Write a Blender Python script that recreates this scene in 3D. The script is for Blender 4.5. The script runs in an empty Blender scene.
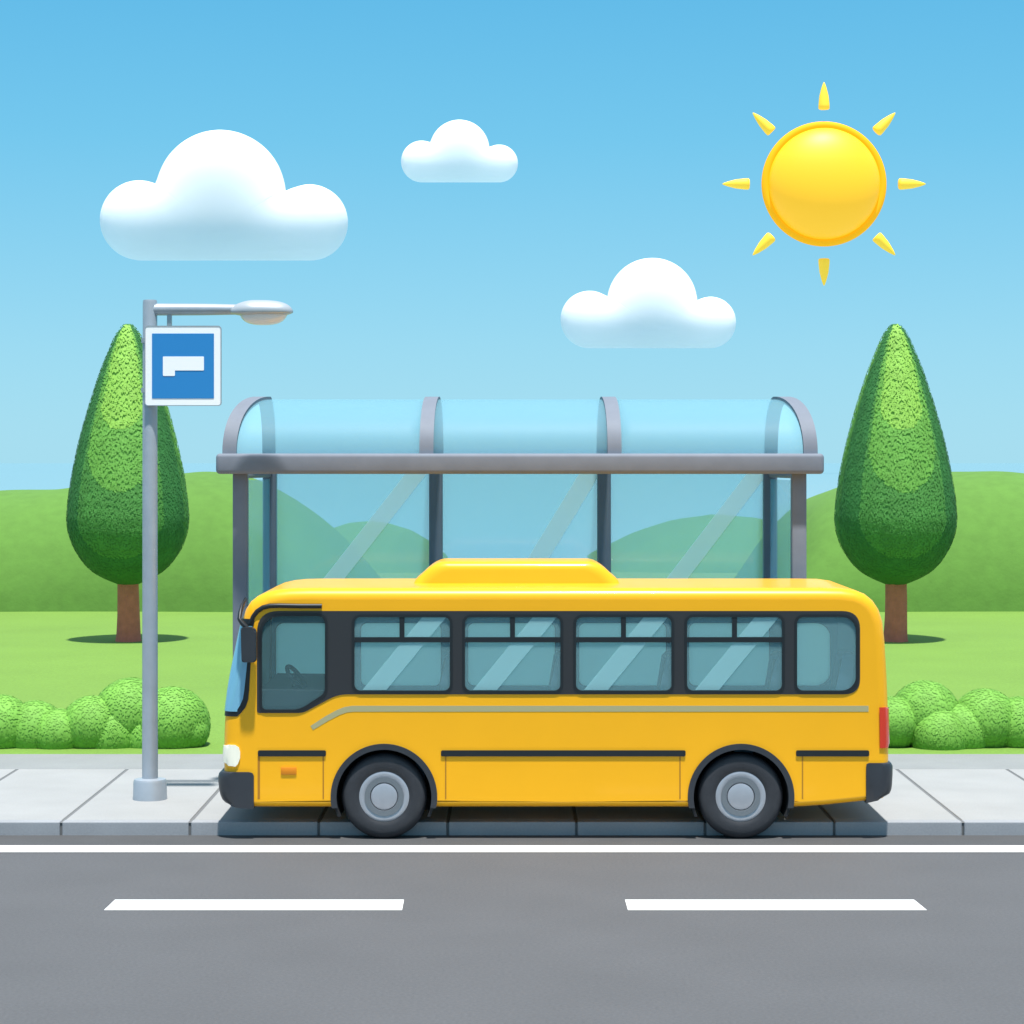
import bpy, bmesh, math, random
import numpy as np
from mathutils import Vector, Matrix
from mathutils.geometry import tessellate_polygon

random.seed(4)
rng = np.random.default_rng(7)
scene = bpy.context.scene
COL = scene.collection
F, H, CY = 2288.0, 4.295, -26.0          # focal length in pixels, eye height, eye distance from the bus side


def P(px, py, Y):
    d = Y - CY
    return Vector(((px - 512) * d / F, Y, H - (py - 462) * d / F))


def BX(px):
    return (px - 512) / 88.0


def BZ(py):
    return (840 - py) / 88.0


# ------------------------------------------------------------------ materials
def lin(r, g, b):
    f = lambda c: (c / 255) / 12.92 if c / 255 <= .04045 else ((c / 255 + .055) / 1.055) ** 2.4
    return (f(r), f(g), f(b))


def mat(name, col, rough=.5, metal=0.0, var=0.0, scale=4.0, detail=4.0, bump=0.0, bscale=None, alpha=1.0,
        spec=.5, coat=0.0, emit=None, emit_s=0.0, var2=0.0, scale2=60.0, trans=0.0, sss=0.0):
    m = bpy.data.materials.new(name)
    m.use_nodes = True
    nt = m.node_tree
    b = nt.nodes['Principled BSDF']
    b.inputs['Roughness'].default_value = rough
    b.inputs['Metallic'].default_value = metal
    b.inputs['Specular IOR Level'].default_value = spec
    b.inputs['Alpha'].default_value = alpha
    b.inputs['Coat Weight'].default_value = coat
    b.inputs['Coat Roughness'].default_value = .08
    b.inputs['Transmission Weight'].default_value = trans
    c4 = (*col, 1)
    b.inputs['Base Color'].default_value = c4
    if emit:
        b.inputs['Emission Color'].default_value = (*emit, 1)
        b.inputs['Emission Strength'].default_value = emit_s
    tc = nt.nodes.new('ShaderNodeTexCoord')
    geo = nt.nodes.new('ShaderNodeNewGeometry')
    src = c4
    prev = None
    for amount, sc, det in ((var, scale, detail), (var2, scale2, 2.0)):
        if amount <= 0:
            continue
        n = nt.nodes.new('ShaderNodeTexNoise')
        n.inputs['Scale'].default_value = sc
        n.inputs['Detail'].default_value = det
        nt.links.new(geo.outputs['Position'], n.inputs['Vector'])
        mr = nt.nodes.new('ShaderNodeMapRange')
        mr.inputs['From Min'].default_value = .3
        mr.inputs['From Max'].default_value = .7
        mr.inputs['To Min'].default_value = 1 - amount
        mr.inputs['To Max'].default_value = 1 + amount
        nt.links.new(n.outputs['Fac'], mr.inputs['Value'])
        mx = nt.nodes.new('ShaderNodeVectorMath')
        mx.operation = 'SCALE'
        if prev is None:
            mx.inputs[0].default_value = col
        else:
            nt.links.new(prev, mx.inputs[0])
        nt.links.new(mr.outputs['Result'], mx.inputs['Scale'])
        prev = mx.outputs['Vector']
    if prev is not None:
        nt.links.new(prev, b.inputs['Base Color'])
    if bump > 0:
        n = nt.nodes.new('ShaderNodeTexNoise')
        n.inputs['Scale'].default_value = bscale or scale
        n.inputs['Detail'].default_value = 6
        nt.links.new(geo.outputs['Position'], n.inputs['Vector'])
        bp = nt.nodes.new('ShaderNodeBump')
        bp.inputs['Strength'].default_value = bump
        bp.inputs['Distance'].default_value = .02
        nt.links.new(n.outputs['Fac'], bp.inputs['Height'])
        nt.links.new(bp.outputs['Normal'], b.inputs['Normal'])
    return m


def translucent(name, col, amount):
    """frosted glass: lets soft light through from behind"""
    m = bpy.data.materials.new(name)
    m.use_nodes = True
    nt = m.node_tree
    for n in list(nt.nodes):
        if n.type != 'OUTPUT_MATERIAL':
            nt.nodes.remove(n)
    out = [n for n in nt.nodes if n.type == 'OUTPUT_MATERIAL'][0]
    tr, df, tp = (nt.nodes.new(k) for k in ('ShaderNodeBsdfTranslucent', 'ShaderNodeBsdfDiffuse', 'ShaderNodeBsdfTransparent'))
    a, b = nt.nodes.new('ShaderNodeMixShader'), nt.nodes.new('ShaderNodeMixShader')
    tr.inputs['Color'].default_value = (*col, 1)
    df.inputs['Color'].default_value = (*col, 1)
    a.inputs['Fac'].default_value = .5
    b.inputs['Fac'].default_value = amount
    nt.links.new(tr.outputs[0], a.inputs[1])
    nt.links.new(df.outputs[0], a.inputs[2])
    nt.links.new(tp.outputs[0], b.inputs[1])
    nt.links.new(a.outputs[0], b.inputs[2])
    nt.links.new(b.outputs[0], out.inputs['Surface'])
    return m


M = {}
M['yellow'] = mat('bus yellow paint', (.92, .435, .008), .35, var=.02, scale=1.5, coat=.2, spec=.3)
M['orange'] = mat('orange plastic', (.74, .23, .003), .4)
M['seam'] = mat('panel seam', (.42, .17, .004), .6)
M['charcoal'] = mat('charcoal plastic', (.028, .031, .038), .42, var=.08, scale=6)
M['band'] = mat('window band', (.026, .026, .030), .3, coat=.2)
M['black'] = mat('black rubber', (.008, .011, .014), .45)
M['well'] = mat('wheel well black', (.006, .007, .009), .8)
M['tyre'] = mat('tyre rubber', (.022, .024, .030), .6, var=.12, scale=12, bump=.15, bscale=80)
M['rim'] = mat('wheel silver', (.36, .38, .42), .38, metal=.35, var=.05, scale=8)
M['rim_dark'] = mat('wheel grey', (.17, .19, .21), .4, metal=.3)
M['stripe'] = mat('grey stripe film', (.40, .37, .19), .45)
M['pane'] = mat('teal bus glass', (.42, .80, .86), .05, alpha=.16, spec=.5)
M['pane_clear'] = mat('clear cab glass', (.42, .80, .86), .05, alpha=.07, spec=.5)
M['pane_far'] = mat('pale teal glass', (.24, .62, .64), .10, alpha=.80)
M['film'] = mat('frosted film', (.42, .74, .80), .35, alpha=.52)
M['windscreen'] = mat('windscreen glass', (.17, .42, .58), .05, coat=.5, spec=.7)
M['interior'] = mat('interior lining', (.09, .23, .32), .7, var=.05)
M['seat'] = mat('seat cloth', (.025, .075, .115), .85, var=.08, scale=20)
M['dash'] = mat('dashboard plastic', (.010, .022, .030), .7, spec=.2)
M['head'] = mat('headlamp lens', (.88, .85, .70), .12, coat=.6, emit=(1, .95, .75), emit_s=.04)
M['tail'] = mat('red lens', (.62, .035, .012), .15, coat=.6)
M['steel'] = mat('grey shelter steel', (.185, .205, .25), .62, metal=0, spec=.3, var=.05, scale=5)
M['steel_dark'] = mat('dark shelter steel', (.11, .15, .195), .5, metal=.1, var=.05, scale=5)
M['roofglass'] = mat('roof glass', (.24, .52, .65), .5, alpha=.28, spec=.2)
M['backglass'] = mat('shelter glass', (.24, .72, .90), .05, alpha=.36)
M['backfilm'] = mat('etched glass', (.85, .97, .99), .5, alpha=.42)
M['galv'] = mat('galvanised pole', (.36, .40, .45), .42, metal=.25, var=.06, scale=5)
M['lampbody'] = mat('lamp housing', (.40, .44, .48), .38, metal=.2)
M['lens'] = mat('lamp lens', (.72, .74, .76), .25, coat=.3)
M['signwhite'] = mat('sign white', (.93, .94, .95), .5)
M['signblue'] = mat('sign blue', (.024, .225, .56), .35)
M['concrete'] = mat('pavement concrete', (.325, .327, .325), .8, var=.05, scale=1.2, bump=.15, bscale=90, var2=.05, scale2=45)
M['kerbstone'] = mat('kerb concrete', (.30, .31, .33), .8, var=.05, scale=2, bump=.15, bscale=70, var2=.05, scale2=40)
M['joint'] = mat('joint mortar', (.15, .155, .16), .9)
M['edging'] = mat('edging concrete', (.245, .255, .255), .8, var=.05, scale=1.5, bump=.15, bscale=80, var2=.05, scale2=45)
M['asphalt'] = mat('asphalt', (.095, .096, .102), .85, var=.05, scale=.7, bump=.4, bscale=130, var2=.10, scale2=32)
M['gutter'] = mat('gutter concrete', (.068, .069, .072), .85, var=.06, scale=2, bump=.2, bscale=90, var2=.08, scale2=60)
M['paint'] = mat('road paint', (.80, .80, .79), .6, var=.03, scale=8, bump=.12, bscale=120)
M['lawn'] = mat('lawn grass', (.145, .27, .036), .9, var=.06, scale=.30, bump=.6, bscale=26, var2=.10, scale2=22)
M['hill'] = mat('hill grass', (.10, .225, .034), .95, var=.06, scale=.12, bump=.4, bscale=8, var2=.06, scale2=3)
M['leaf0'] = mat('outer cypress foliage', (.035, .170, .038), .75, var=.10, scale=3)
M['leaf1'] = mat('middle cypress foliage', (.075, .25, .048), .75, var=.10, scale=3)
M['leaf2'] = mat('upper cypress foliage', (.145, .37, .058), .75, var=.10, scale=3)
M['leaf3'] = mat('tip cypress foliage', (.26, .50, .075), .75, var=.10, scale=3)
M['bush'] = mat('bush foliage', (.175, .41, .055), .75, var=.10, scale=3)
M['bark'] = mat('bark', (.58, .155, .10), .85, var=.12, scale=6, bump=.5, bscale=25)
M['cloud'] = mat('cloud vapour', (.72, .73, .735), 1.0, spec=0, var=.01, scale=.05)
bc = M['cloud'].node_tree.nodes['Principled BSDF']
bc.inputs['Subsurface Weight'].default_value = 1.0
bc.inputs['Subsurface Radius'].default_value = (25.0, 25.0, 27.0)
bc.inputs['Subsurface Scale'].default_value = 1.0
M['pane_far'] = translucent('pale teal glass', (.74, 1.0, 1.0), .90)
M['film'] = translucent('frosted film', (.62, .95, .98), .40)  # pale strips that paint reflection streaks on the bus windows
M['backfilm'] = translucent('etched glass', (.86, .98, 1.0), .40)  # pale bands that paint reflection streaks on the shelter panes
M['sun_face'] = mat('sun face', (.74, .40, .014), .5, emit=(1, .47, .004), emit_s=.46)
M['sun_rim'] = mat('sun rim', (.70, .32, .005), .7, emit=(1, .45, .004), emit_s=.42, spec=.2)
M['sun_ray'] = mat('sun ray', (.85, .52, .03), .6, emit=(1, .60, .03), emit_s=.35)


def water_mat():
    m = bpy.data.materials.new('lake water')
    m.use_nodes = True
    nt = m.node_tree
    b = nt.nodes['Principled BSDF']
    b.inputs['Base Color'].default_value = (.215, .36, .415, 1)
    b.inputs['Roughness'].default_value = .12
    b.inputs['IOR'].default_value = 1.33
    b.inputs['Specular IOR Level'].default_value = .8
    geo = nt.nodes.new('ShaderNodeNewGeometry')
    n = nt.nodes.new('ShaderNodeTexNoise')
    n.inputs['Scale'].default_value = .6
    bp = nt.nodes.new('ShaderNodeBump')
    bp.inputs['Strength'].default_value = .01
    nt.links.new(geo.outputs['Position'], n.inputs['Vector'])
    nt.links.new(n.outputs['Fac'], bp.inputs['Height'])
    nt.links.new(bp.outputs['Normal'], b.inputs['Normal'])
    return m


M['water'] = water_mat()


# ------------------------------------------------------------------ object helpers
ORIGIN = {}


def thing(name, label, cat, loc=(0, 0, 0), group=None):
    o = bpy.data.objects.new(name, None)
    o.empty_display_size = .2
    o.location = loc
    o['label'] = label
    o['category'] = cat
    if group:
        o['group'] = group
    COL.objects.link(o)
    ORIGIN[o] = Vector(loc)
    return o


def tag(o, label=None, cat=None, group=None, kind=None):
    for k, v in (('label', label), ('category', cat), ('group', group), ('kind', kind)):
        if v:
            o[k] = v
    return o


def link(name, bm_or_mesh, mats, parent=None, smooth=35, recalc=True):
    """one mesh object, world-space geometry, parented to a thing or to a part of it"""
    if isinstance(bm_or_mesh, bmesh.types.BMesh):
        bm = bm_or_mesh
    else:
        bm = bmesh.new()
        bm.from_mesh(bm_or_mesh)
    if recalc:
        bmesh.ops.recalc_face_normals(bm, faces=bm.faces[:])
    off = ORIGIN.get(parent, Vector((0, 0, 0))) if parent else Vector((0, 0, 0))
    if off.length:
        bmesh.ops.translate(bm, verts=bm.verts[:], vec=-off)
    if smooth:
        lim = math.radians(smooth)
        for f in bm.faces:
            f.smooth = True
        for e in bm.edges:
            if len(e.link_faces) == 2:
                e.smooth = e.calc_face_angle(0) < lim
    me = bpy.data.meshes.new(name)
    bm.to_mesh(me)
    bm.free()
    for m in (mats if isinstance(mats, (list, tuple)) else [mats]):
        me.materials.append(m)
    o = bpy.data.objects.new(name, me)
    COL.objects.link(o)
    if parent:
        o.parent = parent
        ORIGIN[o] = off
    return o


def box(bm, x0, x1, y0, y1, z0, z1, bev=0.0, seg=2, mi=0):
    b = bmesh.new()
    bmesh.ops.create_cube(b, size=1)
    for v in b.verts:
        v.co = Vector((x0 + (v.co.x + .5) * (x1 - x0), y0 + (v.co.y + .5) * (y1 - y0), z0 + (v.co.z + .5) * (z1 - z0)))
    if bev:
        bmesh.ops.bevel(b, geom=b.edges[:], offset=bev, segments=seg, profile=.5, affect='EDGES')
    for f in b.faces:
        f.material_index = mi
    append(bm, b)
    return bm


def append(bm, b, mtx=None):
    if mtx is not None:
        bmesh.ops.transform(b, matrix=mtx, verts=b.verts[:])
    vm = [bm.verts.new(v.co) for v in b.verts]
    b.verts.index_update()
    for f in b.faces:
        nf = bm.faces.new([vm[v.index] for v in f.verts])
        nf.material_index = f.material_index
    b.free()


def prism(poly, y0, y1, bm=None, mi=0):
    """poly: (x, z) outline, extruded in Y"""
    bm = bm or bmesh.new()
    a = [bm.verts.new((x, y0, z)) for x, z in poly]
    b = [bm.verts.new((x, y1, z)) for x, z in poly]
    n = len(poly)
    fs = [bm.faces.new(a), bm.faces.new(b[::-1])]
    for i in range(n):
        fs.append(bm.faces.new((a[i], b[i], b[(i + 1) % n], a[(i + 1) % n])))
    for f in fs:
        f.material_index = mi
    return bm


def ring(outer, inner, y0, y1, bm=None, closed=True):
    bm = bm or bmesh.new()
    n = len(outer)
    A = [bm.verts.new((x, y0, z)) for x, z in outer]
    B = [bm.verts.new((x, y0, z)) for x, z in inner]
    C = [bm.verts.new((x, y1, z)) for x, z in outer]
    D = [bm.verts.new((x, y1, z)) for x, z in inner]
    for i in range(n if closed else n - 1):
        j = (i + 1) % n
        bm.faces.new((A[i], A[j], B[j], B[i]))
        bm.faces.new((C[j], C[i], D[i], D[j]))
        bm.faces.new((A[j], A[i], C[i], C[j]))
        bm.faces.new((B[i], B[j], D[j], D[i]))
    if not closed:
        bm.faces.new((A[0], B[0], D[0], C[0]))
        bm.faces.new((A[-1], C[-1], D[-1], B[-1]))
    return bm


def rrect(x0, x1, z0, z1, r, n=6):
    """rounded rectangle, r a number or (bl, br, tr, tl)"""
    rs = r if isinstance(r, (tuple, list)) else (r,) * 4
    pts = []
    for (cx, cz, a0), q in zip(((x0, z0, 180), (x1, z0, 270), (x1, z1, 0), (x0, z1, 90)), rs):
        sx = 1 if cx == x0 else -1
        sz = 1 if cz == z0 else -1
        for k in range(n + 1):
            a = math.radians(a0 + 90 * k / n)
            pts.append((cx + sx * q + q * math.cos(a), cz + sz * q + q * math.sin(a)))
    return pts


def offset(poly, d):
    """grow a closed outline (counter-clockwise) by d"""
    n = len(poly)
    area = sum(poly[i][0] * poly[(i + 1) % n][1] - poly[(i + 1) % n][0] * poly[i][1] for i in range(n))
    s = 1 if area > 0 else -1
    out = []
    for i in range(n):
        p, q, r = Vector(poly[i - 1]), Vector(poly[i]), Vector(poly[(i + 1) % n])
        e1, e2 = (q - p), (r - q)
        if e1.length < 1e-9: e1 = e2
        if e2.length < 1e-9: e2 = e1
        n1 = Vector((e1.y, -e1.x)).normalized()
        n2 = Vector((e2.y, -e2.x)).normalized()
        m = (n1 + n2)
        m = m / max(.35, m.length_squared / 2)
        out.append((q.x + s * d * m.x, q.y + s * d * m.y))
    return out


def fillet(pts, n=5):
    """pts: (x, y, radius) -> outline with rounded corners"""
    out = []
    N = len(pts)
    for i in range(N):
        p, q, r = Vector(pts[i - 1][:2]), Vector(pts[i][:2]), Vector(pts[(i + 1) % N][:2])
        rad = pts[i][2]
        if rad <= 0:
            out.append((q.x, q.y))
            continue
        a, b = (p - q).normalized(), (r - q).normalized()
        t = rad
        A, B = q + a * t, q + b * t
        for k in range(n + 1):
            u = k / n
            c = A * (1 - u) ** 2 + q * 2 * u * (1 - u) + B * u ** 2
            out.append((c.x, c.y))
    return out


def tube(bm, path, r, n=10, cap=True):
    rs = r if isinstance(r, (list, tuple)) else [r] * len(path)
    path = [Vector(p) for p in path]
    rings = []
    prev = None
    for i, p in enumerate(path):
        t = (path[min(i + 1, len(path) - 1)] - path[max(i - 1, 0)]).normalized()
        ref = Vector((0, 1, 0)) if abs(t.y) < .9 else Vector((1, 0, 0))
        u = t.cross(ref).normalized()
        if prev is not None and u.dot(prev) < 0:
            u = -u
        prev = u
        v = t.cross(u).normalized()
        rings.append([bm.verts.new(p + (u * math.cos(2 * math.pi * k / n) + v * math.sin(2 * math.pi * k / n)) * rs[i])
                      for k in range(n)])
    for a, b in zip(rings, rings[1:]):
        for k in range(n):
            bm.faces.new((a[k], a[(k + 1) % n], b[(k + 1) % n], b[k]))
    if cap:
        bm.faces.new(rings[0][::-1])
        bm.faces.new(rings[-1])
    return bm


def lathe(bm, prof, n=48, axis='Z', centre=(0, 0, 0), mi=0):
    """prof: (radius, height) pairs; radius 0 closes the end"""
    c = Vector(centre)
    rows = []
    for r, h in prof:
        row = []
        if r < 1e-6:
            p = Vector((0, 0, h)) if axis == 'Z' else (Vector((0, h, 0)) if axis == 'Y' else Vector((h, 0, 0)))
            row = [bm.verts.new(c + p)]
        else:
            for k in range(n):
                a = 2 * math.pi * k / n
                if axis == 'Z':
                    p = Vector((r * math.cos(a), r * math.sin(a), h))
                elif axis == 'Y':
                    p = Vector((r * math.cos(a), h, r * math.sin(a)))
                else:
                    p = Vector((h, r * math.cos(a), r * math.sin(a)))
                row.append(bm.verts.new(c + p))
        rows.append(row)
    for a, b in zip(rows, rows[1:]):
        for k in range(n):
            j = (k + 1) % n
            if len(a) == 1 and len(b) == 1:
                continue
            if len(a) == 1:
                f = bm.faces.new((a[0], b[j], b[k]))
            elif len(b) == 1:
                f = bm.faces.new((a[k], a[j], b[0]))
            else:
                f = bm.faces.new((a[k], a[j], b[j], b[k]))
            f.material_index = mi
    for row in (rows[0], rows[-1]):
        if len(row) > 2 and rows[0] is not rows[-1] and prof[0] != prof[-1]:
            bm.faces.new(row).material_index = mi
    return bm


def fill(bm, outer, holes, y, flip=False):
    """a flat wall at depth y with window openings; returns the loops of new vertices"""
    loops = [outer] + holes
    tris = tessellate_polygon([[Vector((x, z, 0)) for x, z in l] for l in loops])
    vs = [[bm.verts.new((x, y, z)) for x, z in l] for l in loops]
    flat = [v for l in vs for v in l]
    for t in tris:
        try:
            f = bm.faces.new([flat[k] for k in t])
            f.smooth = False
        except ValueError:
            pass
    return vs


def plate(outer, holes, y0, y1, bm=None):
    """a flat panel of some thickness with window openings"""
    bm = bm or bmesh.new()
    A = fill(bm, outer, holes, y0)
    B = fill(bm, outer, holes, y1)
    for a, b in zip(A, B):
        for k in range(len(a)):
            bm.faces.new((a[k], a[(k + 1) % len(a)], b[(k + 1) % len(a)], b[k]))
    return bm


def np_mesh(name, verts, quads, mats, parent=None, midx=None, smooth=False):
    me = bpy.data.meshes.new(name)
    k = quads.shape[1]
    me.vertices.add(len(verts))
    me.vertices.foreach_set('co', verts.astype(np.float32).ravel())
    me.loops.add(quads.size)
    me.loops.foreach_set('vertex_index', quads.astype(np.int32).ravel())
    me.polygons.add(len(quads))
    me.polygons.foreach_set('loop_start', np.arange(0, quads.size, k, dtype=np.int32))
    if midx is not None:
        me.polygons.foreach_set('material_index', midx.astype(np.int32))
    me.polygons.foreach_set('use_smooth', np.full(len(quads), smooth) if not isinstance(smooth, int) or isinstance(smooth, bool) else np.arange(len(quads)) < smooth)
    me.update(calc_edges=True)
    me.validate()
    for m in (mats if isinstance(mats, (list, tuple)) else [mats]):
        me.materials.append(m)
    o = bpy.data.objects.new(name, me)
    COL.objects.link(o)
    if parent:
        o.parent = parent
    return o


# ------------------------------------------------------------------ ground
PZ = .157            # pavement level
KERB_Y = .30
SLAB = 1.4815


def sheet(name, x0, x1, y0, y1, z, m, nx=1, ny=1):
    bm = bmesh.new()
    g = [[bm.verts.new((x0 + (x1 - x0) * i / nx, y0 + (y1 - y0) * j / ny, z)) for i in range(nx + 1)] for j in range(ny + 1)]
    for j in range(ny):
        for i in range(nx):
            bm.faces.new((g[j][i], g[j][i + 1], g[j + 1][i + 1], g[j + 1][i]))
    o = link(name, bm, m, smooth=0)
    o['kind'] = 'structure'
    return o


sheet('lake', -4000, 4000, 40, 8000, -.35, M['water'])  # added water in sky tones, stands in for sky between the hills
sheet('ground', -300, 300, -120, 62, -.30, M['gutter'])
sheet('field', -4000, 4000, -4000, -60.01, -.02, M['hill'])
sheet('road', -300, 300, -60, .32, 0, M['asphalt'])
sheet('gutter', -300, 300, -.42, .31, .004, M['gutter'])


def quad_sheet(name, pts, z, m):
    bm = bmesh.new()
    bm.faces.new([bm.verts.new((x, y, z)) for x, y in pts])
    o = link(name, bm, m, smooth=0)
    o['kind'] = 'structure'
    return o


quad_sheet('edge_line', [(-300, -.86), (300, -.86), (300, -.41), (-300, -.41)], .008, M['paint'])
for x0, x1, x2, x3 in ((104, 402, 404, 115), (628, 927, 914, 625)):
    yn, yf = F * H / (910.5 - 462) + CY, F * H / (900 - 462) + CY
    dn, df = yn - CY, yf - CY
    quad_sheet('lane_marking', [((x0 - 512) * dn / F, yn), ((x1 - 512) * dn / F, yn),
                                ((x2 - 512) * df / F, yf), ((x3 - 512) * df / F, yf)], .004, M['paint'])

bm = bmesh.new()
bm2 = bmesh.new()
for i in range(-24, 24):
    x0 = (i - .5) * SLAB
    g = .022
    box(bm, x0 + g, x0 + SLAB - g, KERB_Y + .172, 4.83, -.2, PZ, .006, 1)
    box(bm2, x0 + .014, x0 + SLAB - .014, KERB_Y, KERB_Y + .162, -.25, PZ + .001, .012, 2)
tag(link('pavement', bm, M['concrete'], smooth=0), kind='structure')
tag(link('kerb', bm2, M['kerbstone'], smooth=0), kind='structure')
sheet('pavement_bed', -40, 40, KERB_Y + .02, 4.9, PZ - .012, M['joint'])
bm = bmesh.new()
box(bm, -300, 300, KERB_Y + .03, KERB_Y + .10, -.25, PZ - .014)
tag(link('kerb_bed', bm, M['joint'], smooth=0), kind='structure')
bm = bmesh.new()
box(bm, -60, 60, 4.84, 6.40, -.2, PZ + .003, .008, 1)
tag(link('path_edging', bm, M['edging'], smooth=0), kind='structure')

# lawn: a sheet with very slight undulation
bm = bmesh.new()
nx, ny = 120, 60
g = []
for j in range(ny + 1):
    row = []
    for i in range(nx + 1):
        x = -70 + 140 * i / nx
        y = 6.39 + (60 - 6.39) * (j / ny) ** 1.4
        z = PZ - .006 + .03 * math.sin(x * .5 + 1) * math.sin(y * .35) * min(1, (y - 6.39) / 3)
        row.append(bm.verts.new((x, y, z)))
    g.append(row)
for j in range(ny):
    for i in range(nx):
        bm.faces.new((g[j][i], g[j][i + 1], g[j + 1][i + 1], g[j + 1][i]))
tag(link('lawn', bm, M['lawn'], smooth=180), kind='structure')


# ------------------------------------------------------------------ hills
def hill(sil, crest, foot_y, back, power=2.3, name='hill'):
    """sil: (px, py) skyline seen at the crest distance"""
    d = crest - CY
    xs = np.array([(p[0] - 512) * d / F for p in sil])
    zs = np.array([H - (p[1] - 462) * d / F for p in sil])
    X = np.linspace(xs[0], xs[-1], 160)
    Z = np.interp(X, xs, zs)
    ker = np.hanning(9); ker /= ker.sum()
    Z = np.convolve(np.pad(Z, 4, mode='edge'), ker, mode='valid')
    Z = np.maximum(Z, -.7)
    nv = 44
    verts, faces = [], []
    for j in range(nv + 1):
        t = -1 + 2 * j / nv
        t = math.copysign(abs(t) ** .6, t) if True else t
        y = crest + (t * (crest - foot_y) if t < 0 else t * back)
        k = max(0, 1 - abs(t) ** power) ** (1 / power)
        for i in range(len(X)):
            n = .05 * math.sin(X[i] * .9 + y * .5) + .03 * math.sin(X[i] * 2.1 - y * 1.3)
            verts.append((X[i], y, -.8 + (Z[i] + .8) * k + n * min(1, k * 2) * .6))
    W = len(X)
    for j in range(nv):
        for i in range(W - 1):
            a = j * W + i
            faces.append((a, a + 1, a + W + 1, a + W))
    o = np_mesh(name, np.array(verts), np.array(faces), M['hill'], smooth=True)
    o['kind'] = 'structure'
    return o


FOOT = F * (H - PZ) / (612 - 462) + CY          # lawn meets the hills here
hill([(-500, 650), (-420, 560), (-300, 520), (-150, 497), (0, 492), (65, 489), (120, 480), (165, 474), (205, 472), (230, 474), (250, 480),
      (277, 493), (303, 511), (326, 533), (345, 556), (365, 585), (390, 620), (410, 650)], FOOT + 5, FOOT, 13)
hill([(200, 575), (240, 562), (280, 548), (308, 538), (325, 531), (345, 525), (365, 523), (385, 525), (405, 532), (428, 549), (450, 575)], 76, 62, 16)
hill([(580, 580), (597, 563), (611, 553), (645, 534), (682, 521), (723, 515), (764, 519), (790, 526), (815, 535), (850, 550), (900, 580)], 76, 62, 18)
hill([(735, 650), (750, 615), (770, 575), (786, 540), (807, 509), (832, 493), (870, 481), (910, 475), (950, 472), (1000, 472), (1100, 478), (1250, 490), (1400, 520),
      (1500, 565), (1600, 650)], FOOT + 5, FOOT, 13)


# ------------------------------------------------------------------ foliage
def leaf_quads(pts, nrm, size, tilt, lift=.02):
    n = len(pts)
    a = rng.normal(size=(n, 3))
    nn = nrm + rng.normal(0, tilt, (n, 3))
    nn /= np.linalg.norm(nn, axis=1)[:, None]
    u = np.cross(nn, a)
    u /= np.linalg.norm(u, axis=1)[:, None]
    w = np.cross(nn, u)
    s = size * (.7 + .6 * rng.random(n))[:, None]
    c = pts + nrm * (lift * rng.random(n)[:, None])
    v = np.empty((n, 4, 3))
    v[:, 0] = c - u * s
    v[:, 1] = c - w * s * .5
    v[:, 2] = c + u * s
    v[:, 3] = c + w * s * .5
    return v.reshape(-1, 3), np.arange(n * 4).reshape(-1, 4)


TS = (F * (H - PZ) / (641 - 462)) / F      # metres per pixel at the trees
TREE_Y = F * (H - PZ) / (641 - 462) + CY
CROWN = [(0, 0), (3, 6), (8, 10.5), (16, 14.5), (29, 20), (46, 27), (64, 33), (90, 41), (117, 48.5), (152, 56), (175, 59.5), (194, 61), (208, 59.5),
         (222, 55), (234, 48), (243, 41), (251, 31), (257, 18), (261, 0)]


_d = np.arange(-30, 292, .5)
_w = np.interp(_d, [c[0] for c in CROWN], [c[1] ** 2 for c in CROWN], left=0, right=0)
_k = np.hanning(29)
_w = np.sqrt(np.convolve(_w, _k / _k.sum(), mode='same'))
_w[(_d < 0) | (_d > 261)] = 0


def crown_r(dy):
    return np.interp(dy, _d, _w)


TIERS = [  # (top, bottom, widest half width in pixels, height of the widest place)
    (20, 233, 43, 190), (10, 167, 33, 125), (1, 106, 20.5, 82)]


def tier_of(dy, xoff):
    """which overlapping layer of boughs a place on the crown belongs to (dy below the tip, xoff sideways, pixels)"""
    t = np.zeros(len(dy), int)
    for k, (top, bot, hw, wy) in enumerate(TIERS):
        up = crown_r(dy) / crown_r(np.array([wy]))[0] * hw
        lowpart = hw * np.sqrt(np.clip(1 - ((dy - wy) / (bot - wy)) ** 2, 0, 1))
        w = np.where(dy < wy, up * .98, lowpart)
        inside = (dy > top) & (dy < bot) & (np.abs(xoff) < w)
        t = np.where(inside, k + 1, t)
    return t


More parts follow.
